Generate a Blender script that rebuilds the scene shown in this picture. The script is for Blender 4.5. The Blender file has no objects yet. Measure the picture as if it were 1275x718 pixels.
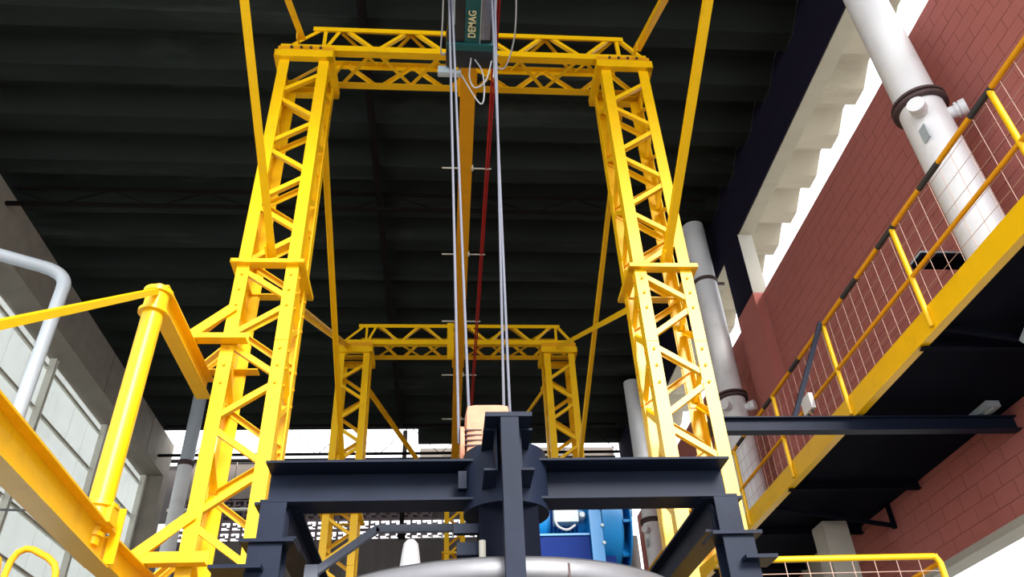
import bpy, bmesh, math, random
from mathutils import Vector, Matrix
random.seed(4)
S = bpy.context.scene
COL = S.collection
H = 1.6                                   # eye height: every z below is measured from the eye
# ------------------------------------------------------------------ camera, sky, sun, exposure
cam = bpy.data.cameras.new('camera'); cam_o = bpy.data.objects.new('camera', cam); COL.objects.link(cam_o)
cam.sensor_width = 36.0; cam.lens = 983.0 / 1275.0 * 36.0; cam.clip_end = 400; cam.clip_start = .02
Rw = Matrix(((0.99651829, 0.00864033, 0.08292551), (-0.0722074, 0.58668514, 0.80658951), (-0.04168196, -0.80976903, 0.58526637)))
cam_o.matrix_world = Matrix(((Rw[0][0], -Rw[0][1], -Rw[0][2], 0), (Rw[1][0], -Rw[1][1], -Rw[1][2], 0), (Rw[2][0], -Rw[2][1], -Rw[2][2], H), (0, 0, 0, 1)))
S.camera = cam_o
W = bpy.data.worlds.new('overcast_sky'); S.world = W; W.use_nodes = True
wn = W.node_tree.nodes; bg = wn['Background']; bg.inputs[0].default_value = (.93, .96, 1, 1); bg.inputs[1].default_value = 1.3
sun = bpy.data.lights.new('sun', 'SUN'); sun.energy = 3.0; sun.angle = math.radians(20); sun.color = (1, .96, .88)
sun_o = bpy.data.objects.new('sun', sun); COL.objects.link(sun_o)
sun_o.rotation_euler = Vector((-.30, 1, -.55)).to_track_quat('-Z', 'Y').to_euler()
sun_o.location = (0, -20, 30)
S.view_settings.view_transform = 'Standard'; S.view_settings.look = 'None'; S.view_settings.gamma = 1
S.view_settings.use_curve_mapping = False; S.view_settings.exposure = 1.05

# ------------------------------------------------------------------ materials
MATS = {}
def mat(name, col, rough=.5, metal=0, spec=.5, var=.12, scale=6, stain=None, stain_amt=.5, bump=.0, bscale=40, transl=0, stretch=(1, 1, 1)):
    m = bpy.data.materials.new(name); m.use_nodes = True; nt = m.node_tree; n = nt.nodes; l = nt.links
    b = n['Principled BSDF']; b.inputs['Roughness'].default_value = rough; b.inputs['Metallic'].default_value = metal
    b.inputs['Specular IOR Level'].default_value = spec
    tc = n.new('ShaderNodeTexCoord'); geo = n.new('ShaderNodeNewGeometry')
    mp = n.new('ShaderNodeMapping'); mp.inputs['Scale'].default_value = stretch; l.new(geo.outputs['Position'], mp.inputs['Vector'])
    nz = n.new('ShaderNodeTexNoise'); nz.inputs['Scale'].default_value = scale; nz.inputs['Detail'].default_value = 6
    l.new(mp.outputs[0], nz.inputs['Vector'])
    mx = n.new('ShaderNodeMix'); mx.data_type = 'RGBA'
    mx.inputs['A'].default_value = (*[max(0, c * (1 - var)) for c in col], 1); mx.inputs['B'].default_value = (*[min(1, c * (1 + var)) for c in col], 1)
    l.new(nz.outputs['Fac'], mx.inputs['Factor']); out = mx.outputs['Result']
    if stain:
        n2 = n.new('ShaderNodeTexNoise'); n2.inputs['Scale'].default_value = scale * .45; n2.inputs['Detail'].default_value = 9; n2.inputs['Roughness'].default_value = .7
        l.new(mp.outputs[0], n2.inputs['Vector'])
        rp = n.new('ShaderNodeValToRGB'); rp.color_ramp.elements[0].position = .56; rp.color_ramp.elements[1].position = .72
        l.new(n2.outputs['Fac'], rp.inputs[0])
        mu = n.new('ShaderNodeMath'); mu.operation = 'MULTIPLY'; mu.inputs[1].default_value = stain_amt; l.new(rp.outputs[0], mu.inputs[0])
        m2 = n.new('ShaderNodeMix'); m2.data_type = 'RGBA'; l.new(mu.outputs[0], m2.inputs['Factor']); l.new(out, m2.inputs['A']); m2.inputs['B'].default_value = (*stain, 1)
        out = m2.outputs['Result']
    l.new(out, b.inputs['Base Color'])
    if bump:
        n3 = n.new('ShaderNodeTexNoise'); n3.inputs['Scale'].default_value = bscale; n3.inputs['Detail'].default_value = 5; l.new(mp.outputs[0], n3.inputs['Vector'])
        bp = n.new('ShaderNodeBump'); bp.inputs['Strength'].default_value = bump; bp.inputs['Distance'].default_value = .01
        l.new(n3.outputs['Fac'], bp.inputs['Height']); l.new(bp.outputs[0], b.inputs['Normal'])
    if transl:
        t = n.new('ShaderNodeBsdfTranslucent'); l.new(out, t.inputs[0]); ms = n.new('ShaderNodeMixShader'); ms.inputs[0].default_value = transl
        o = n['Material Output']; l.new(b.outputs[0], ms.inputs[1]); l.new(t.outputs[0], ms.inputs[2]); l.new(ms.outputs[0], o.inputs[0])
    MATS[name] = m
    return m
YEL = mat('yellow_paint', (.90, .52, .0015), .36, spec=.42, var=.08, stain=(.55, .26, .02), stain_amt=.35, scale=5)
ORG = mat('orange_paint', (.78, .34, .008), .55, spec=.2, var=.08, stain=(.4, .16, .03), stain_amt=.3)
BLK = mat('black_enamel', (.0105, .0155, .033), .5, spec=.12, var=.3, stain=(.022, .03, .055), stain_amt=.4, bump=.02, bscale=25)
BLK2 = mat('black_steel', (.005, .006, .012), .8, spec=.04, var=.3)
DARKSTEEL = mat('dark_roof_steel', (.006, .004, .004), .8, spec=.1, var=.4, stain=(.02, .01, .008), scale=3)
ROOF = mat('sooty_shaded_fibre_cement', (.015, .019, .017), .9, spec=.1, var=.5, scale=1.2, stain=(.06, .068, .062), stain_amt=.5, stretch=(.35, 2.2, 1))  # dirty roof, with the bay's deep shade also darkened into the colour
EAVE = mat('daylit_pale_cement', (.36, .335, .26), .85, var=.12, scale=1.5, stain=(.2, .18, .13), stain_amt=.5, stretch=(.5, 2, 1))  # eave and beam underside: daylight from outside put into a lighter colour
CONC = mat('grey_concrete', (.24, .215, .18), .9, var=.22, scale=2.5, stain=(.12, .11, .10), stain_amt=.6, bump=.3, bscale=14)
CONCL = mat('light_concrete', (.42, .40, .35), .9, var=.12, scale=3, stain=(.28, .26, .22), stain_amt=.5, bump=.2, bscale=14)
CONCD = mat('shaded_concrete', (.012, .010, .024), .9, spec=.1, var=.25, scale=2, bump=.15)  # bare concrete on inner faces, their shade put into a near-black colour
RED = mat('red_wall_paint', (.45, .150, .130), .85, spec=.2, var=.08, scale=2.2, stain=(.38, .115, .10), stain_amt=.5, bump=.35, bscale=22)
REDJ = mat('red_joint_paint', (.30, .095, .08), .9, var=.15, scale=4)
WHT = mat('white_sheet', (.82, .84, .82), .55, var=.05, scale=2, stain=(.66, .68, .65), stain_amt=.4, transl=.6)
FRAME = mat('pale_grey_steel', (.66, .65, .58), .6, var=.1)
PIPE = mat('white_pipe_paint', (.78, .79, .82), .42, var=.07, scale=3, stain=(.40, .38, .36), stain_amt=.35)
PIPEG = mat('grey_pipe', (.45, .50, .56), .45, var=.08, scale=3)
RUST = mat('rusty_flange', (.075, .045, .045), .75, var=.4, scale=12)
MTL = mat('dull_tank_steel', (.24, .24, .26), .5, metal=.6, var=.18, scale=4, stain=(.30, .26, .25), stain_amt=.6, bump=.15, bscale=10)
BLU = mat('blue_machine_paint', (.004, .20, .52), .4, var=.08, scale=4)
BLUD = mat('navy_machine_paint', (.003, .02, .15), .7, spec=.15, var=.1)
GRY = mat('light_grey_casting', (.42, .50, .55), .45, var=.1)
TEAL = mat('teal_stripe', (.008, .09, .10), .45, var=.1)
HBLK = mat('hoist_black', (.012, .013, .018), .3, spec=.7, var=.2)
HSIL = mat('hoist_bright_cover', (.30, .31, .38), .28, metal=.7, var=.3, scale=14)
ROPE = mat('wire_rope_steel', (.17, .18, .23), .5, metal=.3, var=.15, scale=30)
REDR = mat('red_conductor', (.42, .008, .010), .45, var=.15)
CREAM = mat('cream_lettering', (.75, .70, .42), .6, var=.03)
SALM = mat('worn_salmon_block', (.60, .27, .17), .8, var=.25, scale=18, stain=(.62, .42, .33), stain_amt=.7)
WIRE = mat('pale_mesh_wire', (.50, .33, .27), .6, var=.1)
BREEZE = mat('breeze_block', (.16, .12, .13), .9, var=.25, scale=4)
CLAD = mat('grey_wall_sheet', (.15, .125, .11), .7, var=.2, scale=1.5, stretch=(1, 1, .2))
STAINW = mat('stained_dark_wall', (.085, .075, .075), .9, var=.4, scale=1.3, stain=(.17, .155, .15), stain_amt=.7, stretch=(1.6, 1, .25))
FLOORM = mat('concrete_floor', (.085, .084, .082), .7, var=.15, scale=1)
GROUND = mat('outdoor_concrete', (.50, .49, .46), .9, var=.1, scale=.8)
WHITEP = mat('white_plastic_wrap', (.75, .76, .80), .5, var=.1, scale=14, bump=.6, bscale=12)
RUBBER = mat('dark_cable_rubber', (.03, .032, .035), .6, var=.1)
CABLE = mat('pale_cable', (.42, .44, .48), .5, var=.1)
CONDM = mat('conduit_grey', (.13, .15, .20), .5, var=.1)
LENS = mat('lamp_lens', (.45, .47, .48), .2, var=.05)

# ------------------------------------------------------------------ objects and meshes
WM = {}
def up(p): return Vector((p[0], p[1], p[2] + H))
def put(name, me, M, parent=None):
    o = bpy.data.objects.new(name, me); COL.objects.link(o)
    WM[o] = M
    if parent is not None:
        o.parent = parent; o.matrix_local = WM[parent].inverted() @ M
    else: o.matrix_local = M
    return o
def tag(o, label=None, cat=None, group=None, kind=None):
    if label: o['label'] = label
    if cat: o['category'] = cat
    if group: o['group'] = group
    if kind: o['kind'] = kind
    return o
def thing(name, loc, label=None, cat=None, group=None, kind=None, parent=None):
    return tag(put(name, None, Matrix.Translation(up(loc)), parent), label, cat, group, kind)
def mk(bm, m, smooth=False):
    me = bpy.data.meshes.new('m'); bmesh.ops.recalc_face_normals(bm, faces=bm.faces); bm.to_mesh(me); bm.free()
    me.materials.append(m)
    if smooth:
        for p in me.polygons: p.use_smooth = True
        try: me.set_sharp_from_angle(angle=math.radians(38))
        except Exception: pass
    return me
def Lsec(a, t=.012, b=None):
    b = b or a
    return ((0, 0), (a, 0), (a, t), (t, t), (t, b), (0, b))
def rect(w, h): return ((-w/2, -h/2), (w/2, -h/2), (w/2, h/2), (-w/2, h/2))
def Isec(w, h, tf=.016, tw=.012):                      # x is across the flange, y is the height
    return ((-w/2, -h/2), (w/2, -h/2), (w/2, -h/2+tf), (tw/2, -h/2+tf), (tw/2, h/2-tf), (w/2, h/2-tf), (w/2, h/2), (-w/2, h/2), (-w/2, h/2-tf), (-tw/2, h/2-tf), (-tw/2, -h/2+tf), (-w/2, -h/2+tf))
def Csec(w, h, t=.012):                                # web at x=0, flanges towards +x
    return ((0, -h/2), (w, -h/2), (w, -h/2+t), (t, -h/2+t), (t, h/2-t), (w, h/2-t), (w, h/2), (0, h/2))
def circ(r, n=14): return tuple((r*math.cos(2*math.pi*i/n), r*math.sin(2*math.pi*i/n)) for i in range(n))
CACHE = {}
def extr(poly, L, m, smooth=False):
    k = (poly, round(L, 3), m.name, smooth)
    if k not in CACHE:
        bm = bmesh.new()
        a = [bm.verts.new((x, y, 0)) for x, y in poly]; b = [bm.verts.new((x, y, L)) for x, y in poly]
        n = len(poly)
        for i in range(n): bm.faces.new((a[i], a[(i+1) % n], b[(i+1) % n], b[i]))
        bm.faces.new(a[::-1]); bm.faces.new(b)
        CACHE[k] = mk(bm, m, smooth)
    return CACHE[k]
def frame(p0, p1, xref):
    p0, p1 = up(p0), up(p1); z = (p1 - p0); L = z.length; z.normalize(); x = Vector(xref); x = x - z * x.dot(z)
    if x.length < 1e-5: x = z.orthogonal()
    x.normalize(); y = z.cross(x)
    return Matrix(((x.x, y.x, z.x, p0.x), (x.y, y.y, z.y, p0.y), (x.z, y.z, z.z, p0.z), (0, 0, 0, 1))), L
def bar(name, p0, p1, poly, xref, m, parent, smooth=False):
    M, L = frame(p0, p1, xref)
    return put(name, extr(tuple(poly), L, m, smooth), M, parent)
def box(name, lo, hi, m, parent=None, bevel=0):
    sx, sy, sz = [hi[i] - lo[i] for i in range(3)]
    k = ('box', round(sx, 4), round(sy, 4), round(sz, 4), m.name, bevel)
    if k not in CACHE:
        bm = bmesh.new(); bmesh.ops.create_cube(bm, size=1); bmesh.ops.scale(bm, vec=(sx, sy, sz), verts=bm.verts)
        if bevel: bmesh.ops.bevel(bm, geom=bm.edges[:], offset=bevel, segments=2, affect='EDGES', profile=.7)
        CACHE[k] = mk(bm, m, bool(bevel))
    c = [(lo[i] + hi[i]) / 2 for i in range(3)]
    return put(name, CACHE[k], Matrix.Translation(up(c)), parent)
def rod(name, p0, p1, r, m, parent, n=14): return bar(name, p0, p1, circ(r, n), (1, .01, .02), m, parent, True)
def lathe(name, p0, p1, prof, m, parent, n=28):        # prof: (distance along axis, radius)
    M, L = frame(p0, p1, (1, .013, .02)); bm = bmesh.new(); rings = []
    for d, r in prof: rings.append([bm.verts.new((r*math.cos(2*math.pi*i/n), r*math.sin(2*math.pi*i/n), d)) for i in range(n)])
    for a, b in zip(rings, rings[1:]):
        for i in range(n): bm.faces.new((a[i], a[(i+1) % n], b[(i+1) % n], b[i]))
    bm.faces.new(rings[0][::-1]); bm.faces.new(rings[-1])
    return put(name, mk(bm, m, True), M, parent)
def sweep(name, pts, r, m, parent=None, n=10, smoothpath=True):
    P = [up(p) for p in pts]
    if smoothpath and len(P) > 2:
        Q = []
        for i in range(len(P) - 1):
            a, b, c, d = P[max(i-1, 0)], P[i], P[i+1], P[min(i+2, len(P)-1)]
            for k in range(6):
                t = k / 6; Q.append(.5*((2*b)+(c-a)*t+(2*a-5*b+4*c-d)*t*t+(3*b-a-3*c+d)*t**3))
        P = Q + [P[-1]]
    o = P[0].copy(); bm = bmesh.new(); rings = []; prev = None
    for i, p in enumerate(P):
        t = (P[min(i+1, len(P)-1)] - P[max(i-1, 0)]).normalized()
        x = (prev - t * prev.dot(t)) if prev is not None else t.orthogonal()
        x.normalize(); prev = x; y = t.cross(x)
        rings.append([bm.verts.new(p - o + (x*math.cos(2*math.pi*k/n) + y*math.sin(2*math.pi*k/n)) * r) for k in range(n)])
    for a, b in zip(rings, rings[1:]):
        for i in range(n): bm.faces.new((a[i], a[(i+1) % n], b[(i+1) % n], b[i]))
    bm.faces.new(rings[0][::-1]); bm.faces.new(rings[-1])
    return put(name, mk(bm, m, True), Matrix.Translation(o), parent)
def polymesh(name, verts, faces, m, parent=None, smooth=False, origin=None):
    o = up(origin if origin else verts[0]); bm = bmesh.new(); vs = [bm.verts.new(up(v) - o) for v in verts]
    for f in faces: bm.faces.new([vs[i] for i in f])
    return put(name, mk(bm, m, smooth), Matrix.Translation(o), parent)
def prism_x(name, yz, x0, x1, m, parent=None):         # a closed outline in y,z carried along x
    n = len(yz); v = [(x0, y, z) for y, z in yz] + [(x1, y, z) for y, z in yz]
    f = [(i, (i+1) % n, n+(i+1) % n, n+i) for i in range(n)] + [tuple(range(n))[::-1], tuple(range(n, 2*n))]
    return polymesh(name, v, f, m, parent)
def prism_y(name, xz, y0, y1, m, parent=None):
    n = len(xz); v = [(x, y0, z) for x, z in xz] + [(x, y1, z) for x, z in xz]
    f = [(i, (i+1) % n, n+(i+1) % n, n+i) for i in range(n)] + [tuple(range(n))[::-1], tuple(range(n, 2*n))]
    return polymesh(name, v, f, m, parent)
X_, Y_, Z_ = (1, 0, 0), (0, 1, 0), (0, 0, 1)
NX, NY, NZ = (-1, 0, 0), (0, -1, 0), (0, 0, -1)

# ================================================================== SETTING
tag(box('floor', (-12, -12, -1.75), (9, 30, -1.6), FLOORM), kind='structure')
tag(box('floor', (-40, -45, -1.95), (60, 60, -1.76), GROUND), kind='structure')
# roof of troughs running across the bay
ceil = thing('ceiling', (0, 8, 11.5), kind='structure')
PER = 1.165; Y0R = 8.56 - 9 * PER  # unseen front panels reach out this far to shade the portal tops
def trough(y): return [(y, 11.5), (y+.10, 11.80), (y+.36, 11.80), (y+.78, 11.5), (y+PER, 11.5)]
for k in range(23):
    y = Y0R + k * PER
    if y > 24.2: break
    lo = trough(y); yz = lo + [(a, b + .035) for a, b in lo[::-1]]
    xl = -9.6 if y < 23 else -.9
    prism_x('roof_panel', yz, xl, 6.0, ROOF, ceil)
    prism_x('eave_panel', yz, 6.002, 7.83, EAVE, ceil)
# roof beam over the right hand columns
rb = box('ceiling_beam', (6.003, 1, 10.30), (6.03, 25.0, 11.79), CONCD); tag(rb, kind='structure')  # thin inner face, coloured dark to stand for the beam's shaded side
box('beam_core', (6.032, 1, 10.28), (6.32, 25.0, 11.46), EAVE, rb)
# columns on the red wall
for yc in (12.2, 20.1):
    c = box('trim_1', (6.0, yc, -1.6), (6.30, yc + .95, 10.28), CONCL); c.name = 'trim_1' if yc < 13 else 'trim_2'; tag(c, kind='structure')
    box('shaded_side_face', (5.99, yc, 8.81), (5.999, yc + .95, 10.28), CONCD, c); box('painted_column_face', (5.992, yc - .008, 3.9), (6.195, yc + .958, 8.80), RED, c)  # near-black sheet for the column side in shade; red paint lower down
# right wall of painted blocks
wr = box('wall_right', (6.21, 2, 2.75), (6.40, 24.6, 8.8), REDJ); tag(wr, kind='structure')
bl = []
nrow = 31; bh = (8.8 - 2.75) / nrow
for r in range(nrow):
    z = 2.75 + r * bh; off = (r % 2) * .2
    y = 2.0 - off
    while y < 24.6:
        a, b = max(y, 2.0), min(y + .4, 24.6)
        if b - a > .05: bl.append((a, b, z))
        y += .4
Ri = Rw.transposed()
def seen(p, mg=40):
    d = Ri @ Vector(p)
    if d.z < .2: return False
    x, y = 637.5 + 983*d.x/d.z, 359 + 983*d.y/d.z
    return -mg < x < 1275+mg and -mg < y < 718+mg
vis = sorted((Vector((6.2, (a+b)/2, z+.1)).length, a, b, z) for a, b, z in bl if seen((6.2, (a+b)/2, z + .1), 10))
pick = set((a, b, z) for _, a, b, z in vis[:290])
for a, b, z in pick:
    d = 6.203 - random.random() * .003
    box('brick', (d, a + .003, z + .003), (d + .05, b - .003, z + bh - .003), RED, wr)
bm = bmesh.new()
for a, b, z in bl:
    if (a, b, z) in pick: continue
    d = 6.203 - random.random() * .003
    q = bmesh.ops.create_cube(bm, size=1)['verts']
    bmesh.ops.scale(bm, vec=(.05, b-a-.006, bh-.006), verts=q); bmesh.ops.translate(bm, vec=up((d + .025, (a+b)/2, z+bh/2)) - up((6.2, 10, 5)), verts=q)
tag(put('brick', mk(bm, RED), Matrix.Translation(up((6.2, 10, 5))), wr), kind='stuff')
lint = box('trim_3', (6.14, 2, 2.66), (6.42, 12.1, 2.748), CONCL); tag(lint, kind='structure')

# left wall: concrete beam, post, steel frame and white sheets
lb = prism_y('wall_left', [(-8.8, 10.2), (-8.8, 11.38), (-9.44, 11.38), (-9.44, 10.12)], 3, 24.6, CONC); tag(lb, kind='structure')
for y in (8, 11.6, 15.2, 18.8, 22.4):
    box('form_joint', (-8.801, y, 10.21), (-8.794, y + .02, 11.37), STAINW, lb)
lc = box('trim_4', (-9.3, 24.1, -1.6), (-8.75, 24.6, 10.15), CONC); tag(lc, kind='structure')
lw = box('wall_left_frame', (-9.36, 3.2, -1.6), (-9.30, 3.3, 10.1), FRAME); lw.name = 'wall_left_panels'; tag(lw, kind='structure')
rails = [9.85, 8.8, 7.75, 6.7, 5.65, 4.6, 3.5]
zs = [10.10] + rails
posts = [6.2, 9.8, 13.4, 17.0, 20.5, 24.0]
for i in range(len(zs) - 1):
    y = 5.3
    while y < 24.0:
        tilt = random.uniform(-.006, .006)
        box('wall_panel', (-9.42 + tilt, y + .004, zs[i+1] + .004), (-9.395 + tilt, y + .895, zs[i] - .004), WHT, lw)
        y += .9
box('lower_wall_panel', (-9.42, 3.3, -1.6), (-9.40, 24.0, 3.49), WHT, lw)
for y in posts: bar('frame_post', (-9.30, y, -1.6), (-9.30, y, 10.12), Isec(.16, .12, .012, .01), X_, FRAME, lw)
for z in rails:
    for a, b in zip(posts, posts[1:]): bar('frame_rail', (-9.395, a + .08, z), (-9.395, b - .08, z), Csec(.06, .08, .008), X_, FRAME, lw)

# far wall: sheets, breeze blocks, dark stained wall
fw = box('wall_back', (-9.4, 25.3, -1.6), (6.3, 25.5, 8.42), STAINW); tag(fw, kind='structure')
fu = box('wall_back_upper', (-9.4, 25.55, 9.15), (6.3, 25.6, 11.1), STAINW); tag(fu, kind='structure')
x = -8.7
while x < 5.8:
    box('wall_sheet', (x, 25.36, 9.86), (x + .58, 25.40 + random.random() * .02, 11.12), CLAD, fu); x += .6
# one breeze block: a square ring with a stepped bridge inside
def breeze_mesh():
    bm = bmesh.new()
    def b(x0, x1, z0, z1):
        q = bmesh.ops.create_cube(bm, size=1)['verts']
        bmesh.ops.scale(bm, vec=(x1-x0, .12, z1-z0), verts=q); bmesh.ops.translate(bm, vec=((x0+x1)/2, 0, (z0+z1)/2), verts=q)
    s = .165; t = .03
    b(-s, s, -s, -s+t); b(-s, s, s-t, s); b(-s, -s+t, -s+t, s-t); b(s-t, s, -s+t, s-t)
    b(-s+t, -.02, -.02, .02); b(-.02, .02, -.02, .06); b(.04, s-t, -.07, -.04)
    return mk(bm, BREEZE)
brm = breeze_mesh()
for r, z in enumerate((8.60, 8.94, 9.28, 9.62)):
    for i in range(43):
        px = -8.6 + i * .335
        if r > 1 and px > -.5: continue
        put('breeze_block', brm, Matrix.Translation(up((px, 25.36, z))), fw if r < 2 else fu)
bar('wall_pipe', (-8.8, 25.2, 9.45), (-1.2, 25.2, 9.45), circ(.05, 10), Z_, FRAME, fu, True)
bar('top_rail', (-9.2, 25.3, 11.16), (5.9, 25.3, 11.16), rect(.09, .09), Z_, DARKSTEEL, fu)
box('closing_sheet', (-.85, 25.42, 11.0), (5.9, 25.45, 11.60), CLAD, fu)

# roof trusses and long members under the roof
def roof_truss(name, y, zb, zt, xa, xb, label):
    t = thing(name, (xa, y, zb), label, 'truss')
    bar('chord', (xa, y, zb), (xb, y, zb), Lsec(.07, .01), Y_, DARKSTEEL, t); bar('chord', (xa, y, zt), (xb, y, zt), Lsec(.07, .01), Y_, DARKSTEEL, t)
    n = int((xb - xa) / .9); st = (xb - xa) / n
    for i in range(n):
        a, b = (zb, zt) if i % 2 else (zt, zb)
        bar('web_bar', (xa + i*st, y + .03, a), (xa + (i+1)*st, y + .03, b), rect(.035, .012), Y_, DARKSTEEL, t)
roof_truss('roof_truss', 12.42, 11.0, 11.42, -8.78, 5.6, 'thin dark roof truss crossing beneath the sooty shaded ceiling between the two portals')
roof_truss('roof_truss', 23.3, 10.45, 11.42, -8.78, 5.6, 'dark zigzag truss in front of the bright strip at the end wall')
tag(bar('ceiling_runner', (-1.42, 4.5, 11.38), (-1.42, 23.2, 11.38), rect(.12, .2), X_, DARKSTEEL, None), 'long dark steel runner under the ceiling along the hall', 'runner')
p = thing('end_post', (-1.35, 24.9, 8.4), 'dark steel post standing at the end of the bright strip', 'post')
bar('shaft', (-1.35, 24.9, 8.45), (-1.35, 24.9, 12.0), Isec(.14, .14), X_, DARKSTEEL, p); box('foot_plate', (-1.47, 24.8, 8.42), (-1.23, 25.28, 8.45), DARKSTEEL, p)

# ================================================================== GANTRIES
BOLT = None
def bolt(p, d, parent, m, r=.016, h=.018):
    q = (p[0] + d[0]*h, p[1] + d[1]*h, p[2] + d[2]*h)
    return bar('bolt', p, q, circ(r, 6), (.3, .5, .7), m, parent, False)
def tower(parent, x0, x1, y0, y1, ztop, zsp, detail=True, foot=-1.6, pitch=.94, cap=True):
    t = thing('tower', (x0, y0, foot), parent=parent)
    a = .135
    zj = zsp - .95
    for (x, y, xr) in ((x0, y0, X_), (x1, y0, Y_), (x1, y1, NX), (x0, y1, NY)):
        bar('leg', (x, y, zj + .004), (x, y, ztop), Lsec(a, .012), xr, YEL, t)
        bar('leg', (x, y, foot), (x, y, zj - .004), Lsec(a, .012), xr, YEL, t)
        dx = .014 if x == x0 else -.014; dy = .014 if y == y0 else -.014
        bar('splice_angle', (x + dx, y + dy, zj - .5), (x + dx, y + dy, zsp), Lsec(a - .03, .012), xr, YEL, t)
        box('foot_plate', (x - .05 if x == x0 else x - .2, y - .05 if y == y0 else y - .2, foot), (x + .2 if x == x0 else x + .05, y + .2 if y == y0 else y + .05, foot + .02), YEL, t)
        if detail:
            for k in range(3):
                for zz in (zsp - .12 - k*.2, zj - .1 - k * .2):
                    xx = x + (.07 if x == x0 else -.07)
                    bolt((xx, y, zz), NY if y == y0 else Y_, t, ORG)
                    if x == x1 or x == x0: bolt((x, y + (.07 if y == y0 else -.07), zz), X_ if x == x1 else NX, t, ORG)
    # lacing
    sec = Lsec(.058, .008)
    i0, i1 = x0 + .05, x1 - .05; j0, j1 = y0 + .05, y1 - .05
    zl = ztop - .72
    k = -1
    while zl - pitch * k > foot + .3:
        z = zl - pitch * k
        if z + .47 < ztop:
            bar('lacing_bar', (i0, y0 + .014, z + .04), (i1, y0 + .014, z + .45), sec, Y_, YEL, t)
            bar('lacing_bar', (i0, y1 - .014, z + .45), (i1, y1 - .014, z + .04), sec, NY, YEL, t)
            bar('lacing_bar', (x0 + .014, j0, z + .04), (x0 + .014, j1, z + .45), sec, X_, YEL, t)
            bar('lacing_bar', (x1 - .014, j0, z + .04), (x1 - .014, j1, z + .45), sec, NX, YEL, t)
        if z < ztop:
            bar('lacing_bar', (i0, y0 + .014, z - .04), (i1, y0 + .014, z - .43), sec, Y_, YEL, t)
            bar('lacing_bar', (i0, y1 - .014, z - .43), (i1, y1 - .014, z - .04), sec, NY, YEL, t)
            bar('lacing_bar', (x0 + .014, j0, z - .04), (x0 + .014, j1, z - .43), sec, X_, YEL, t)
            bar('lacing_bar', (x1 - .014, j0, z - .04), (x1 - .014, j1, z - .43), sec, NX, YEL, t)
        k += 1
    # collar of four flat angles at the splice
    e = .065
    for p0, p1, xr in (((x0-e, y0-e, zsp), (x1+e, y0-e, zsp), Y_), ((x1+e, y0-e, zsp), (x1+e, y1+e, zsp), NX), ((x1+e, y1+e, zsp), (x0-e, y1+e, zsp), NY), ((x0-e, y1+e, zsp), (x0-e, y0-e, zsp), X_)):
        bar('splice_plate', p0, p1, ((0, 0), (.12, 0), (.12, .014), (.014, .014), (.014, .05), (0, .05)), xr, YEL, t)
    if cap:
        e = .065
        for p0, p1, xr in (((x0-e, y0-e, ztop+.06), (x1+e, y0-e, ztop+.06), Y_), ((x1+e, y0-e, ztop+.06), (x1+e, y1+e, ztop+.06), NX), ((x1+e, y1+e, ztop+.06), (x0-e, y1+e, ztop+.06), NY), ((x0-e, y1+e, ztop+.06), (x0-e, y0-e, ztop+.06), X_)):
            bar('cap_channel', p0, p1, Csec(.09, .14, .014), xr, YEL, t)
        for yy, s in ((y0 - .02, 1), (y1 + .02, -1)):
            bar('cap_angle', (x0 - .04, yy, ztop + .135), (x1 + .05, yy, ztop + .135), ((0, 0), (0, -.1), (.012, -.1), (.012, -.012), (.12, -.012), (.12, 0)) if s > 0 else ((0, 0), (.012, 0), (.012, -.1), (0, -.1)), Z_, ORG, t)
        if detail:
            for q in range(4): bolt((x0 + .14 + q * .13, y0 - .02, ztop + .222), NY, t, RUST, .02, .025)
    return t
def truss(parent, x0, x1, y0, y1, zb, zt):
    g = thing('truss_girder', (x0, y0, zb), parent=parent)
    for y, xr in ((y0, Y_), (y1, NY)):
        s = 1 if y == y0 else -1
        bar('chord', (-1.89, y, zt), (2.52, y, zt), Lsec(.085, .01) if s < 0 else ((0, 0), (.085, 0), (.085, -.01), (.01, -.01), (.01, -.085), (0, -.085)), (0, s, 0), YEL, g)
        bar('chord', (x0 - .02, y, zb), (x1 + .02, y, zb), Lsec(.11, .012) if s > 0 else ((0, 0), (.11, 0), (.11, .012), (.012, .012), (.012, .11), (0, .11)), (0, s, 0) if s > 0 else (0, 0, 1), YEL, g)
    tn = [-1.49 + .965 * k for k in range(5)]; bn = [-1.0 + .965 * k for k in range(4)]
    sec = Lsec(.05, .008)
    for y, s in ((y0 + .016, 1), (y1 - .016, -1)):
        yy = (0, s, 0)
        for k in range(4):
            bar('lacing_bar', (tn[k] + .04, y, zt - .04), (bn[k] - .03, y, zb + .05), sec, yy, YEL, g)
            bar('lacing_bar', (bn[k] + .04, y, zb + .05), (tn[k+1] - .04, y, zt - .04), sec, yy, YEL, g)
        bar('lacing_bar', (-1.74, y, zt - .02), (-1.74, y, zb + .02), sec, yy, YEL, g); bar('lacing_bar', (2.40, y, zt - .02), (2.40, y, zb + .02), sec, yy, YEL, g)
        bar('lacing_bar', (-1.54, y, zt - .04), (-1.72, y, zb + .04), sec, yy, YEL, g)
        bar('lacing_bar', (-1.80, y, zt - .03), (x0 + .04, y, zb + .06), sec, yy, YEL, g); bar('lacing_bar', (2.44, y, zt - .03), (x1 - .04, y, zb + .06), sec, yy, YEL, g)
    q = [-1.5 + .4825 * k for k in range(9)]
    for k in range(8):
        a, b = (y0 + .06, y1 - .06) if k % 2 else (y1 - .06, y0 + .06)
        bar('lacing_bar', (q[k] + .02, a, zb + .016), (q[k+1] - .02, b, zb + .016), sec, Z_, YEL, g)
        bar('lacing_bar', (q[k] + .02, b, zt - .02), (q[k+1] - .02, a, zt - .02), sec, NZ, YEL, g)
    return g
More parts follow.
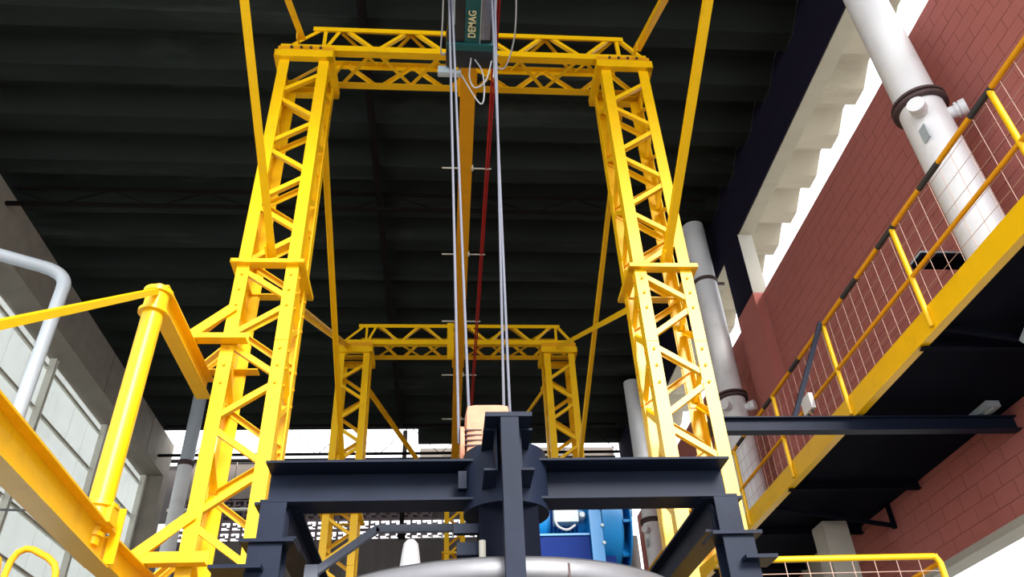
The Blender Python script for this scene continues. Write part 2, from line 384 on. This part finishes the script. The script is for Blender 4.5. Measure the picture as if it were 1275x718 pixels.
def gantry(y, label, detail):
    g = thing('gantry_portal', (.27, y, -1.6), label, 'gantry')
    tower(g, -2.27, -1.61, y, y + .60, 8.87, 5.36, detail); tower(g, 2.125, 2.785, y, y + .60, 8.87, 5.36, detail)
    truss(g, -2.27, 2.785, y, y + .66, 9.09, 9.60)
    return g
g1 = gantry(7.0, 'tall yellow lattice portal in front, carrying the black hoist beam near its top', True)
g2 = gantry(14.6, 'yellow lattice portal farther down the hall, seen beneath the girder of the front portal', False)
for y, g in ((7.0, g1), (14.6, g2)):
    box('beam_hanger', (.03, y - .03, 8.70), (.17, y - .012, 9.62), YEL, g) if y > 10 else None
    box('beam_clamp', (.14, y + .05, 8.80), (.40, y + .5, 9.088), YEL, g)
ec = thing('end_column', (0, 22, -1.6), 'yellow lattice column at the far end holding the crane beam tip', 'column'); ec['kind'] = 'thing'
tower(ec, 0, .58, 22, 22.5, 8.42, 6.9, False, cap=False)

# brackets on the portal leg beside the slewing jib
def brackets(z, zd, name_label, xo):
    b = thing('jib_bracket', (xo, 7.0, z), name_label, 'bracket', None)
    for y, s in ((7.0, 1), (7.6, -1)):
        bar('bracket_arm', (xo, y - .02*s, z), (-2.0, y - .02*s, z), Lsec(.13, .012) if s > 0 else ((0, 0), (.012, 0), (.012, .13), (0, .13)), (0, 0, 1) if s > 0 else (0, 0, 1), YEL, b)
        bar('bracket_brace', (xo + .02, y - .03*s, z + .09), (-2.2, y - .03*s, zd), rect(.014, .10), (0, 1, 0), YEL, b)
        bar('bracket_brace', (xo + .02, y + .06*s, z + .07), (-2.28, y + .06*s, zd - .02), rect(.10, .014), (0, 1, 0), YEL, b)
    return b
brackets(4.34, 4.80, 'upper yellow bracket on the front portal leg above the jib beam', -2.62)
brackets(2.12, 2.58, 'lower yellow bracket low on the front portal leg beside the jib', -2.66)
# long braces between portals
BR = [
 ((-1.95, 6.98, 5.46), (-1.95, -.6, 9.05), 'flat yellow brace rising from the collar of the portal leg by the white wall'),
 ((2.47, 6.98, 5.46), (2.50, -.6, 9.05), 'yellow brace rising from the collar of the portal leg by the red wall'),
 ((-2.02, 6.90, 9.16), (-2.10, -.6, 5.6), 'orange brace leaving the cap of the portal leg by the white wall'),
 ((2.62, 6.90, 9.16), (2.78, -.6, 5.6), 'pale lit brace leaving the cap of the portal leg by the red wall'),
 ((-1.83, 7.68, 8.95), (-1.89, 14.5, 5.46), 'long thin yellow brace falling from front portal to far portal, white wall side'),
 ((2.50, 7.68, 8.95), (2.44, 14.5, 5.46), 'long thin yellow brace falling from front portal to far portal, red wall side'),
 ((-1.88, 7.68, 5.42), (-2.10, 14.5, 9.0), 'pale brace from front portal collar up to far portal cap, white wall side'),
 ((2.33, 7.68, 5.42), (2.41, 14.5, 9.0), 'pale brace from front portal collar up to far portal cap, red wall side'),
 ((-1.72, 15.26, 8.40), (.05, 21.97, 8.38), 'level orange brace from the far portal to the end column, white wall side'),
 ((2.16, 15.26, 8.40), (.52, 21.97, 8.38), 'level orange brace from the far portal to the end column, red wall side')]
for p0, p1, lab in BR:
    t = thing('portal_brace', p0, lab, 'brace')
    bar('brace_angle', p0, p1, Lsec(.085, .01), X_, YEL, t)
    d = (Vector(p1) - Vector(p0)).normalized() * .16
    bar('end_gusset', tuple(Vector(p0) + Vector((-.008, 0, 0)) - d * .1), tuple(Vector(p0) + Vector((-.008, 0, 0)) + d), rect(.012, .13), X_, YEL, t)

# ================================================================== CRANE BEAM, CONDUCTOR, HOIST, ROPES
cb = thing('crane_beam', (.27, 4, 8.46), 'long orange crane beam running down the hall beneath both portals', 'beam'); cb['kind'] = 'thing'
bar('girder', (.27, 4.2, 8.63), (.27, 22.45, 8.63), Isec(.20, .34, .02, .012), X_, ORG, cb)
box('end_stop', (.18, 4.2, 8.47), (.36, 4.24, 8.79), ORG, cb)
cr = thing('conductor_rail', (.6, 4.2, 8.46), 'red conductor rail on thin hangers beside the orange crane beam', 'rail')
bar('rail_bar', (.585, 4.2, 8.47), (.585, 22.0, 8.47), rect(.028, .05), X_, REDR, cr); bar('rail_bar', (.62, 4.2, 8.47), (.62, 22.0, 8.47), rect(.022, .04), X_, REDR, cr)
for k in range(8):
    y = 6.5 + 2.08 * k
    bar('hanger_rod', (-.08, y, 8.525), (.66, y, 8.525), rect(.018, .018), Z_, FRAME, cr) if False else None
    bar('hanger_rod', (-.08, y, 8.4525), (.16, y, 8.4525), rect(.018, .016), Z_, FRAME, cr)
    bar('hanger_rod', (.38, y, 8.4525), (.66, y, 8.4525), rect(.018, .016), Z_, FRAME, cr)
    box('hanger_clip', (.36, y - .03, 8.43), (.39, y + .03, 8.50), FRAME, cr)
ho = thing('chain_hoist', (.26, 5.6, 8.0), 'black electric hoist with a teal lettered stripe under the crane beam', 'hoist')
HZ = 8.02
box('body', (-.02, 4.55, HZ), (.53, 6.05, HZ + .36), HBLK, ho, .05)
box('stripe', (.195, 4.6, HZ - .008), (.375, 6.0, HZ + .02), TEAL, ho)
box('bright_cover', (.385, 4.9, HZ - .012), (.50, 5.95, HZ + .06), HSIL, ho, .02)
box('cover_rib', (.374, 4.6, HZ - .014), (.384, 6.0, HZ + .01), PIPEG, ho)
box('gear_case', (-.03, 6.02, HZ - .03), (.56, 6.36, HZ + .32), HBLK, ho, .03)
box('case_band', (-.02, 6.0, HZ - .035), (.55, 6.1, HZ + .30), TEAL, ho, .02)
box('side_slot', (.05, 5.2, HZ - .006), (.075, 5.75, HZ + .01), GRY, ho)
for yy in (4.9, 5.9):
    for xx in (.13, .41):
        lathe('trolley_wheel', (xx - .02, yy, 8.51), (xx + .02, yy, 8.51), [(0, .05), (.04, .05)], DARKSTEEL, ho, 18)
    box('trolley_cheek', (.03, yy - .1, 8.36), (.06, yy + .1, 8.62), HBLK, ho); box('trolley_cheek', (.48, yy - .1, 8.36), (.51, yy + .1, 8.62), HBLK, ho)
cu = bpy.data.curves.new('lettering', 'FONT'); cu.body = 'DEMAG'; cu.size = .128; cu.extrude = .004; cu.offset = .0018; cu.align_x = 'CENTER'; cu.align_y = 'CENTER'; cu.space_character = 1.12
cu.materials.append(CREAM)
tmp = bpy.data.objects.new('tmp', cu); COL.objects.link(tmp); bpy.context.view_layer.update()
tme = bpy.data.meshes.new_from_object(tmp.evaluated_get(bpy.context.evaluated_depsgraph_get())); bpy.data.objects.remove(tmp)
put('lettering', tme, Matrix(((0, -1, 0, .282), (-.80, 0, 0, 5.73), (0, 0, -1, HZ - .014 + H), (0, 0, 0, 1))), ho)
ls = box('limit_switch', (-.13, 6.38, 7.93), (.16, 6.46, 8.06), GRY, ho, .015)
rod('switch_knob', (.10, 6.375, 7.99), (.10, 6.35, 7.99), .03, YEL, ls)
for pts in ([(.28, 6.2, 8.0), (.26, 6.3, 7.75), (.33, 6.35, 7.62), (.46, 6.3, 7.70), (.53, 6.2, 7.95)], [(.32, 6.22, 8.0), (.42, 6.3, 7.85), (.44, 6.4, 7.55), (.38, 6.44, 7.45), (.16, 6.42, 7.95)],
            [(-.05, 5.0, 8.1), (-.07, 5.7, 8.0), (-.09, 6.1, 7.95), (-.03, 6.2, 8.05)], [(.56, 4.6, 8.2), (.545, 5.4, 8.0), (.545, 6.0, 7.95), (.56, 6.25, 7.9), (.55, 6.3, 7.75)],
            [(.70, 4.6, 8.2), (.76, 5.2, 8.0), (.78, 5.8, 7.9), (.70, 6.2, 7.85), (.60, 6.3, 7.95)]):
    sweep('control_cable', pts, .009, CABLE, ho, 8)
# hook block and ropes (pairs of falls)
hb = thing('hook_block', (.35, 6.1, 2.6), 'worn salmon painted hook block hanging on four wire ropes', 'hook block')
def rbox(name, lo, hi, m, parent, bev): return box(name, lo, hi, m, parent, bev)
rbox('cheek', (.165, 5.92, 2.50), (.545, 6.22, 3.11), SALM, hb, .09)
for k in range(4): box('warning_band', (.160, 5.914, 2.72 + k * .045), (.30, 6.0, 2.731 + k * .045), RUST, hb)
lathe('sheave', (.125, 6.1, 2.78), (.165, 6.1, 2.78), [(0, .18), (.035, .18)], SALM, hb)
box('hook_shank', (.32, 6.05, 2.2), (.40, 6.15, 2.6), RUST, hb)
for a, c, nm in (((.0, 5.3, 8.04), (.115, 6.05, 2.80), 'outer wire rope of the pair running beside the orange crane beam'),
                 ((.032, 5.3, 8.04), (.20, 6.02, 3.05), 'inner wire rope of the pair running beside the orange crane beam'),
                 ((.487, 5.3, 8.04), (.545, 6.0, 3.04), 'wire rope by the red rail that ends at the outer corner of the salmon block'),
                 ((.522, 5.3, 8.04), (.495, 6.0, 3.08), 'wire rope by the red rail that crosses its neighbour above the salmon block')):
    tag(rod('wire_rope', a, c, .0125, ROPE, None, 8), nm, 'rope')

# ================================================================== SLEWING JIB BY THE WHITE WALL
tb = thing('jib_support_beam', (-2.57, 6.0, 4.2), 'short yellow I-beam from the portal bracket to the top of the jib post', 'beam'); tb['kind'] = 'thing'
bar('i_beam', (-2.57, 5.96, 4.22), (-2.57, 7.72, 4.22), Isec(.15, .22, .014, .010), X_, YEL, tb)
tb2 = thing('jib_support_beam', (-2.57, 6.0, 2.0), 'short yellow I-beam from the low portal bracket to the foot of the jib post', 'beam'); tb2['kind'] = 'thing'
bar('i_beam', (-2.57, 6.16, 2.0), (-2.57, 7.72, 2.0), Isec(.17, .23, .014, .010), X_, YEL, tb2)
box('upright_plate', (-2.53, 6.14, 1.90), (-2.45, 6.16, 2.32), YEL, tb2)
jb = thing('slewing_jib', (-2.56, 5.92, 2.2), 'yellow slewing jib with round post, boom and sloping tie', 'jib crane')
lathe('post', (-2.565, 5.93, 1.97), (-2.555, 5.93, 4.32), [(0, .06), (.06, .06), (.061, .08), (.09, .08), (.091, .05), (.14, .05), (.141, .105), (.27, .105), (.271, .135), (.30, .135), (.301, .088), (2.02, .088), (2.021, .125), (2.05, .125), (2.051, .098), (2.22, .098), (2.221, .125), (2.26, .125), (2.261, .05), (2.32, .05)], YEL, jb, 28)
bar('boom', (-2.555, 6.12, 2.0), (-2.40, 3.2, 2.0), Isec(.16, .27, .016, .011), X_, YEL, jb)
bar('tie', (-2.555, 5.98, 4.29), (-2.352, 3.34, 2.12), rect(.06, .05), X_, YEL, jb)
for k in range(2): box('pivot_lug', (-2.68 + .2*k, 5.86, 2.12), (-2.64 + .2*k, 6.0, 2.27), YEL, jb)

# ================================================================== BLACK FRAME AND TANK
bf = thing('machine_support', (.39, 5, -1.6), 'black steel frame over the metal tank with a wide front beam', 'frame')
bar('front_beam', (-1.16, 5.14, 2.03), (1.935, 5.14, 2.03), Csec(.22, .28, .016), NY, BLK, bf)
for x in (-1.06, 1.84):
    s = 1 if x > 0 else -1
    bar('side_beam', (x - .06*s, 5.0, 1.79), (x - .06*s, 8.4, 1.79), Isec(.15, .22, .016, .012), X_, BLK, bf)
    box('seat_plate', (x - .13, 4.96, 1.895), (x + .16 if s > 0 else x + .13, 5.20, 1.914), BLK, bf) if False else box('seat_plate', (x - .14, 4.95, 1.885), (x + .14, 5.21, 1.903), BLK, bf)
    bar('column', (x + .01*s, 4.98, 1.62), (x + .01*s, 4.98, 1.884), Isec(.16, .14, .014, .012), X_, BLK, bf)
    box('step_plate', (x - .16, 4.80, 1.60), (x + .16, 5.04, 1.622), BLK, bf)
    bar('column', (x + .01*s, 4.92, -1.6), (x + .01*s, 4.92, 1.598), Isec(.20, .18, .016, .012), X_, BLK, bf)
    box('foot_plate', (x - .2, 4.75, -1.6), (x + .2, 5.1, -1.575), BLK, bf)
    box('outrigger', (x + s*.1 - .1, 4.72, 1.42), (x + s*.28 + .1 if s > 0 else x + .1, 4.95, 1.445), BLK, bf) if False else box('outrigger', (min(x, x + s*(.30 if s < 0 else .2)), 4.74, 1.43), (max(x, x + s*(.30 if s < 0 else .2)), 4.95, 1.452), BLK, bf)
    bar('column', (x - .06*s, 8.2, -1.6), (x - .06*s, 8.2, 1.68), Isec(.16, .16), X_, BLK, bf)
    for q in range(2): bolt((x - .05 + .1*q, 5.0, 1.885), NZ, bf, BLK2, .018, .02)
lathe('sleeve', (.41, 5.10, 1.84), (.41, 5.10, 2.25), [(0, .285), (.41, .285)], BLK, bf, 40)
box('lug', (.09, 4.96, 1.98), (.145, 5.02, 2.10), BLK, bf)
# channels end on with the flat post between them
bar('cross_channel', (.325, 4.55, 2.07), (.325, 5.2, 2.07), ((0, -.14), (-.085, -.14), (-.085, -.126), (-.012, -.126), (-.012, .126), (-.085, .126), (-.085, .14), (0, .14)), X_, BLK, bf)
bar('cross_channel', (.465, 4.55, 2.07), (.465, 5.2, 2.07), ((0, -.14), (.085, -.14), (.085, -.126), (.012, -.126), (.012, .126), (.085, .126), (.085, .14), (0, .14)), X_, BLK, bf)
box('top_plate', (.245, 4.385, 2.212), (.535, 5.2, 2.242), BLK, bf)
box('flat_post', (.34, 4.39, -1.6), (.45, 4.485, 2.21), BLK, bf)
box('drive_column', (.22, 4.9, 1.42), (.60, 5.3, 1.86), BLK2, bf)
bar('mixer_lever', (.06, 5.0, 1.72), (.22, 5.0, 1.72), rect(.06, .05), Z_, BLK, bf)
box('clamp_block', (.08, 5.0, 1.56), (.22, 5.1, 1.64), BLK, bf)
hd = sweep('lever_handle', [(.235, 4.86, 1.60), (.235, 4.86, 1.52), (.235, 4.86, 1.44)], .022, CONCL, bf, 10)
tk = thing('metal_tank', (.36, 5.87, -1.6), 'round dull steel tank under the black frame', 'tank')
R = 1.36
lathe('shell', (.36, 5.87, -1.6), (.36, 5.87, 1.4), [(0, R - .02), (2.86, R - .02), (2.88, R), (2.90, R + .012), (2.96, R + .012), (2.99, R - .01)], MTL, tk, 96)
lathe('lid', (.36, 5.87, 1.392), (.36, 5.87, 1.5), [(0, R - .03), (.01, R - .02), (.02, R - .1), (.03, .3)], MTL, tk, 96)
a = math.radians(-75)
box('weld_seam', (.36 + R*math.cos(a) - .006, 5.87 + R*math.sin(a) - .016, -1.5), (.36 + R*math.cos(a) + .006, 5.87 + R*math.sin(a) + .012, 1.36), RUST, tk)
cd = thing('conduit', (-.86, 5.4, 1.6), 'bent grey conduit from the black side beam to the drive column', 'conduit')
for p0, p1 in (((-.86, 5.5, 1.62), (-.46, 5.5, 1.91)), ((-.47, 5.5, 1.905), (.22, 5.5, 1.905))): bar('conduit_run', p0, p1, rect(.045, .05), Y_, CONDM, cd)
box('conduit_clip', (-.93, 5.46, 1.57), (-.84, 5.54, 1.66), CONDM, cd)

# ================================================================== BLUE MACHINE BEHIND THE TANK
bm_ = thing('blue_drive', (1.5, 9, -1.6), 'bright blue drive unit with a grey motor behind the tank', 'machine')
box('base_channel', (.98, 8.86, 2.66), (1.655, 9.6, 2.955), BLUD, bm_); box('base_lip', (.96, 8.84, 2.957), (1.655, 9.62, 2.98), BLU, bm_)
for x in (1.02, 1.6):
    for y in (8.9, 9.5): box('stand_leg', (x - .04, y - .04, -1.6), (x + .04, y + .04, 2.66), BLUD, bm_)
lathe('motor_body', (1.0, 9.25, 3.26), (1.68, 9.25, 3.26), [(0, .2), (.03, .26), (.2, .27), (.201, .245), (.64, .245), (.66, .27), (.68, .27)], BLU, bm_, 32)
for k in range(7): lathe('cooling_fin', (1.24 + k * .05, 9.25, 3.26), (1.26 + k*.05, 9.25, 3.26), [(0, .285), (.016, .285)], BLUD, bm_, 24)
tbx = box('terminal_box', (1.26, 8.86, 3.12), (1.55, 9.05, 3.35), GRY, bm_, .02)
sweep('motor_cable', [(1.27, 8.88, 3.16), (1.30, 8.84, 3.06), (1.40, 8.84, 3.02), (1.50, 8.86, 3.08)], .014, CABLE, bm_, 8)
lathe('cable_gland', (1.60, 8.9, 3.22), (1.60, 9.0, 3.22), [(0, .03), (.03, .05), (.1, .05)], GRY, bm_, 16)
box('gear_plate', (1.66, 8.8, 2.5), (1.80, 9.75, 3.72), BLU, bm_)
for z in (2.85, 3.05, 3.25, 3.45): bolt((1.80, 8.86, z), NY, bm_, GRY, .02, .08)
lathe('gear_case', (1.81, 9.35, 3.22), (2.04, 9.35, 3.22), [(0, .56), (.23, .56)], BLU, bm_, 48)
lathe('pulley', (2.06, 9.35, 3.22), (2.16, 9.35, 3.22), [(0, .45), (.02, .45), (.021, .2), (.08, .2), (.081, .55), (.10, .55)], BLU, bm_, 48)
for k in range(8):
    a = k * math.pi / 4 + .2; bar('spoke', (2.10, 9.35 + .15*math.cos(a), 3.22 + .15*math.sin(a)), (2.10, 9.35 + .53*math.cos(a), 3.22 + .53*math.sin(a)), rect(.08, .03), X_, BLU, bm_)
box('stand_leg', (1.7, 8.95, -1.6), (1.95, 9.7, 2.75), BLUD, bm_)

# ================================================================== WALKWAY ON THE RED WALL
wk = thing('walkway', (5.2, 3, 3.7), 'raised walkway with yellow edge beam and railing along the red wall', 'walkway')
bar('edge_beam', (4.40, 2.4, 3.835), (4.40, 22, 3.835), Csec(.09, .24, .012), X_, YEL, wk)
box('deck_plate', (4.41, 2.4, 3.80), (6.195, 22, 3.83), BLK2, wk)
prs = [2.22 + 1.735 * k for k in range(12)]
for y in prs:
    if y < 2.4: continue
    bar('joist', (4.42, y + .3, 3.745), (6.19, y + .3, 3.745), Isec(.08, .11, .01, .008), Y_, BLK2, wk)
    bar('rail_post', (4.385, y, 3.745), (4.385, y, 4.90), circ(.026, 10), X_, YEL, wk, True)
bar('hand_rail', (4.385, 2.4, 4.90), (4.385, 22, 4.90), circ(.026, 10), X_, ORG, wk, True)
bar('mid_rail', (4.385, 2.4, 4.30), (4.385, 22, 4.30), circ(.022, 10), X_, ORG, wk, True)
TAPE = ((3.92, 4.24), (4.77, 5.12), (5.63, 5.99), (6.5, 6.87), (8.18, 8.49), (9.2, 9.5), (10.4, 10.7))
for y, y2 in TAPE: bar('rail_tape', (4.385, y, 4.90), (4.385, y2, 4.90), circ(.0285, 10), X_, RUBBER, wk, True)
for i in range(len(prs) - 1):
    a, b = prs[i], prs[i+1]
    if b < 2.6: continue
    bm = bmesh.new()
    def bx(lo, hi):
        q = bmesh.ops.create_cube(bm, size=1)['verts']; bmesh.ops.scale(bm, vec=[hi[j]-lo[j] for j in range(3)], verts=q)
        bmesh.ops.translate(bm, vec=[(hi[j]+lo[j])/2 for j in range(3)], verts=q)
    r = .0018
    for k in range(9):
        y = a + .1 + k * .19
        if y > b - .03: break
        bx((-r, y - r - a, 0), (r, y + r - a, .93))
    for z in (.12, .31, .5, .69, .88): bx((-r, .03, z - r), (r, b - a - .03, z + r))
    put('mesh_infill', mk(bm, WIRE), Matrix.Translation(up((4.40, a, 3.96))), wk)
for y in (5.75, 10.3, 15.9):
    br = bar('knee_brace', (4.50, y, 3.70), (6.05, y, 3.52), rect(.05, .05), Z_, BLK2, wk) if False else bar('knee_brace', (4.5, y, 3.78), (6.17, y, 3.50), rect(.05, .05), Y_, BLK2, wk)
    bar('wall_strut', (6.17, y, 3.46), (6.17, y, 3.80), rect(.05, .05), Y_, BLK2, wk)
wc = box('trim_5', (5.32, 10.62, -1.6), (5.68, 11.0, 3.69), CONCL); tag(wc, kind='structure')
sb = thing('cross_beam', (2.8, 7.4, 3.62), 'black steel beam from the portal leg to beneath the walkway', 'beam'); sb['kind'] = 'thing'
bar('i_beam', (2.80, 7.40, 3.605), (6.19, 7.40, 3.605), Isec(.12, .165, .014, .01), Y_, BLK, sb)
box('end_plate', (2.787, 7.3, 3.51), (2.80, 7.52, 3.70), BLK, sb)
sweepo = bar('tie_rod', (4.36, 7.42, 4.93), (3.72, 7.40, 3.69), rect(.04, .05), Y_, BLK, None); tag(sweepo, 'dark inclined strut from the handrail down to the black cross beam', 'strut')
jbx = thing('junction_box', (4.36, 8.2, 4.2), 'small white junction box clipped on the walkway mid rail', 'box')
box('case', (4.30, 8.06, 4.16), (4.358, 8.30, 4.36), PIPE, jbx, .01); rod('gland', (4.33, 8.12, 4.12), (4.33, 8.12, 4.16), .015, RUBBER, jbx); rod('gland', (4.33, 8.24, 4.12), (4.33, 8.24, 4.16), .015, RUBBER, jbx)
wl = thing('wall_lamp', (6.07, 6.95, 5.3), 'flat dark lamp on a short arm fixed to the red wall behind the mesh', 'lamp')
box('head', (5.40, 6.70, 5.36), (6.04, 6.94, 5.418), BLK2, wl, .01); box('lamp_shade', (5.40, 6.70, 5.42), (6.04, 6.94, 5.45), GRY, wl, .01); bar('arm', (5.85, 6.82, 5.36), (6.20, 6.82, 5.16), rect(.05, .05), Y_, BLK2, wl)
fl = thing('strip_light', (6.0, 7.6, 4.0), 'small fluorescent strip light under the walkway by the red wall', 'lamp')
box('tray', (5.80, 7.2, 3.72), (5.95, 7.75, 3.79), GRY, fl); rod('tube', (5.86, 7.22, 3.705), (5.86, 7.73, 3.705), .014, LENS, fl)
fd = thing('floodlight', (5.6, 5.6, 3.6), 'grey floodlight hanging beneath the walkway at the red wall', 'lamp')
prism_x('housing', [(5.46, 3.55), (5.62, 3.46), (5.72, 3.62), (5.52, 3.72)], 5.18, 5.42, GRY, fd); bar('bracket', (5.30, 5.6, 3.66), (5.30, 5.6, 3.80), rect(.03, .05), X_, BLK2, fd)
# yellow guard rail low in front of the red wall
gr = thing('guard_rail', (3, 6, -1.6), 'low yellow guard rail with wire infill beside the portal foot', 'railing')
sweep('top_rail', [(2.28, 6.0, 1.79), (3.84, 6.0, 1.79)], .024, YEL, gr, 12)
sweep('end_post', [(3.84, 6.0, 1.80), (3.87, 6.0, 1.74), (3.87, 6.0, -1.6)], .026, YEL, gr, 12, False)
sweep('end_post', [(2.30, 6.0, 1.79), (2.30, 6.0, -1.6)], .024, YEL, gr, 12, False)
for k in range(7): rod('infill_wire', (2.62 + k * .18, 6.0, .9), (2.62 + k*.18, 6.0, 1.77), .0035, WIRE, gr, 6)
rod('infill_wire', (2.32, 6.0, 1.68), (3.86, 6.0, 1.68), .003, WIRE, gr, 6); rod('infill_wire', (2.32, 6.0, .92), (3.86, 6.0, .92), .005, WIRE, gr, 6)
sweep('return_rail', [(3.87, 6.0, 1.74), (3.87, 9.0, 1.74)], .02, ORG, gr, 10)
sweep('end_post', [(3.87, 9.0, 1.74), (3.87, 9.0, -1.6)], .02, ORG, gr, 10, False)

# ================================================================== PIPES
def downpipe(y, label, zb, fz, r=.24, x=5.58):
    t = thing('downpipe', (x, y, zb), label, 'pipe')
    bar('pipe_run', (x, y, fz), (x, y, 11.48), circ(r, 32), X_, PIPE, t, True)
    bar('pipe_run', (x, y, zb), (x, y, fz - .06), circ(r * 1.04, 32), X_, PIPE, t, True)
    fl = lathe('flange', (x, y, fz - .10), (x, y, fz + .1), [(0, r*1.06), (.01, r * 1.28), (.05, r*1.3), (.055, r*1.1), (.075, r*1.1), (.08, r*1.3), (.12, r*1.28), (.13, r*1.02)], RUST, t, 32)
    for dx, dy in ((-.72, -.7), (.72, -.7)):
        a = (x + dx*r*.8, y + dy*r*.8, fz - .32); b = (x + dx*(r+.17), y + dy*(r+.17), fz - .32)
        lathe('nozzle', a, b, [(0, .075), (.12, .075), (.121, .098), (.15, .098), (.151, .08), (.165, .08), (.166, .098), (.235, .098)], PIPE, t, 20)
    box('tag_plate', (x - r*.98 - .02, y - .22, fz - .75), (x - r*.98, y - .1, fz - .55), GRY, t)
    if 10 < y < 15: bar('wall_clamp', (x, y, 9.9), (x + .42, y, 9.9), rect(.05, .05), Y_, RUST, t); lathe('clamp_ring', (x, y, 9.86), (x, y, 9.94), [(0, r*1.1), (.08, r*1.1)], RUST, t, 32)
    return t
downpipe(5.95, 'thick white flanged pipe nearest, rising past the walkway railing', 3.84, 7.05)
downpipe(13.4, 'white flanged pipe beside the portal leg, with rust marks at its flange', 3.84, 7.15)
downpipe(20.6, 'white flanged pipe farthest down the red wall beyond the blue drive', 3.84, 7.25)
gp = thing('elbow_pipe', (-5.1, 9, -1.6), 'pale grey elbow pipe crossing in front of the white panel wall', 'pipe')
sweep('pipe_drop', [(-5.13, 9.0, -1.6), (-5.14, 9.0, 6.45)], .084, PIPEG, gp, 20, False)
sweep('elbow', [(-5.14, 9.0, 6.44), (-5.15, 9.0, 6.56), (-5.21, 8.98, 6.66), (-5.31, 8.93, 6.715), (-5.42, 8.87, 6.73)], .087, PIPEG, gp, 20)
sweep('pipe_arm', [(-5.40, 8.88, 6.73), (-9.28, 6.71, 6.73)], .084, PIPEG, gp, 20, False)
vp = thing('vent_pipe', (-7.2, 21.5, -1.6), 'tall grey vent pipe with a white lower half near the end wall', 'pipe')
rod('upper_run', (-7.3, 21.6, 9.45), (-7.3, 21.6, 11.75), .19, PIPEG, vp, 24); rod('lower_run', (-7.3, 21.6, -1.6), (-7.3, 21.6, 9.40), .20, PIPE, vp, 24)
lathe('coupling', (-7.3, 21.6, 9.36), (-7.3, 21.6, 9.5), [(0, .225), (.14, .225)], RUST, vp, 24)

# ================================================================== SMALL THINGS
tag(sweep('thin_cable', [(-9.28, 8.6, 3.3), (-6.6, 8.3, 3.14), (-4.4, 8.0, 3.03), (-2.9, 6.6, 2.45), (-2.64, 5.95, 2.23)], .012, RUBBER, None, 6), 'thin dark cable from the white panels to the jib post', 'cable')
lp = thing('loop_guard', (-1.5, 3, -1.6), 'small orange tube hoop low beside the jib boom', 'guard')
sweep('hoop', [(-1.56, 3.0, -1.6), (-1.56, 3.0, .90), (-1.555, 3.0, .945), (-1.54, 3.0, .975), (-1.515, 3.0, .988), (-1.49, 3.0, .985), (-1.43, 3.0, .955), (-1.40, 3.0, .93), (-1.387, 3.0, .90), (-1.385, 3.0, .86), (-1.385, 3.0, -1.6)], .012, ORG, lp, 12, False)
lp = thing('loop_guard', (-1.7, 2.95, -1.6), 'second orange tube hoop mostly cut off beside the first', 'guard')
sweep('hoop', [(-1.59, 3.0, -1.6), (-1.59, 3.0, .90), (-1.60, 3.0, .95), (-1.63, 3.0, .985), (-1.67, 3.0, .99), (-1.73, 3.0, .96), (-1.76, 3.0, .9), (-1.76, 3.0, -1.6)], .012, ORG, lp, 12, False)
gh = thing('machine_hood', (-4.6, 9, -1.6), 'pale grey sloped machine hood low by the white panels', 'machine')
prism_y('hood', [(-7.0, -1.6), (-7.0, 3.5), (-5.6, 3.2), (-4.5, 2.5), (-4.5, -1.6)], 9.3, 10.5, PIPEG, gh); box('dark_panel', (-4.98, 9.285, 2.2), (-4.66, 9.3, 2.6), BLUD, gh)
sk = thing('wrapped_post', (-.45, 12, -1.6), 'white plastic wrapped post behind the tank', 'post')
lathe('wrap', (-.50, 12, -1.6), (-.50, 12, 4.0), [(0, .12), (4.9, .15), (5.2, .155), (5.4, .13), (5.52, .11), (5.58, .06)], WHITEP, sk, 20)
bpy.context.view_layer.update()
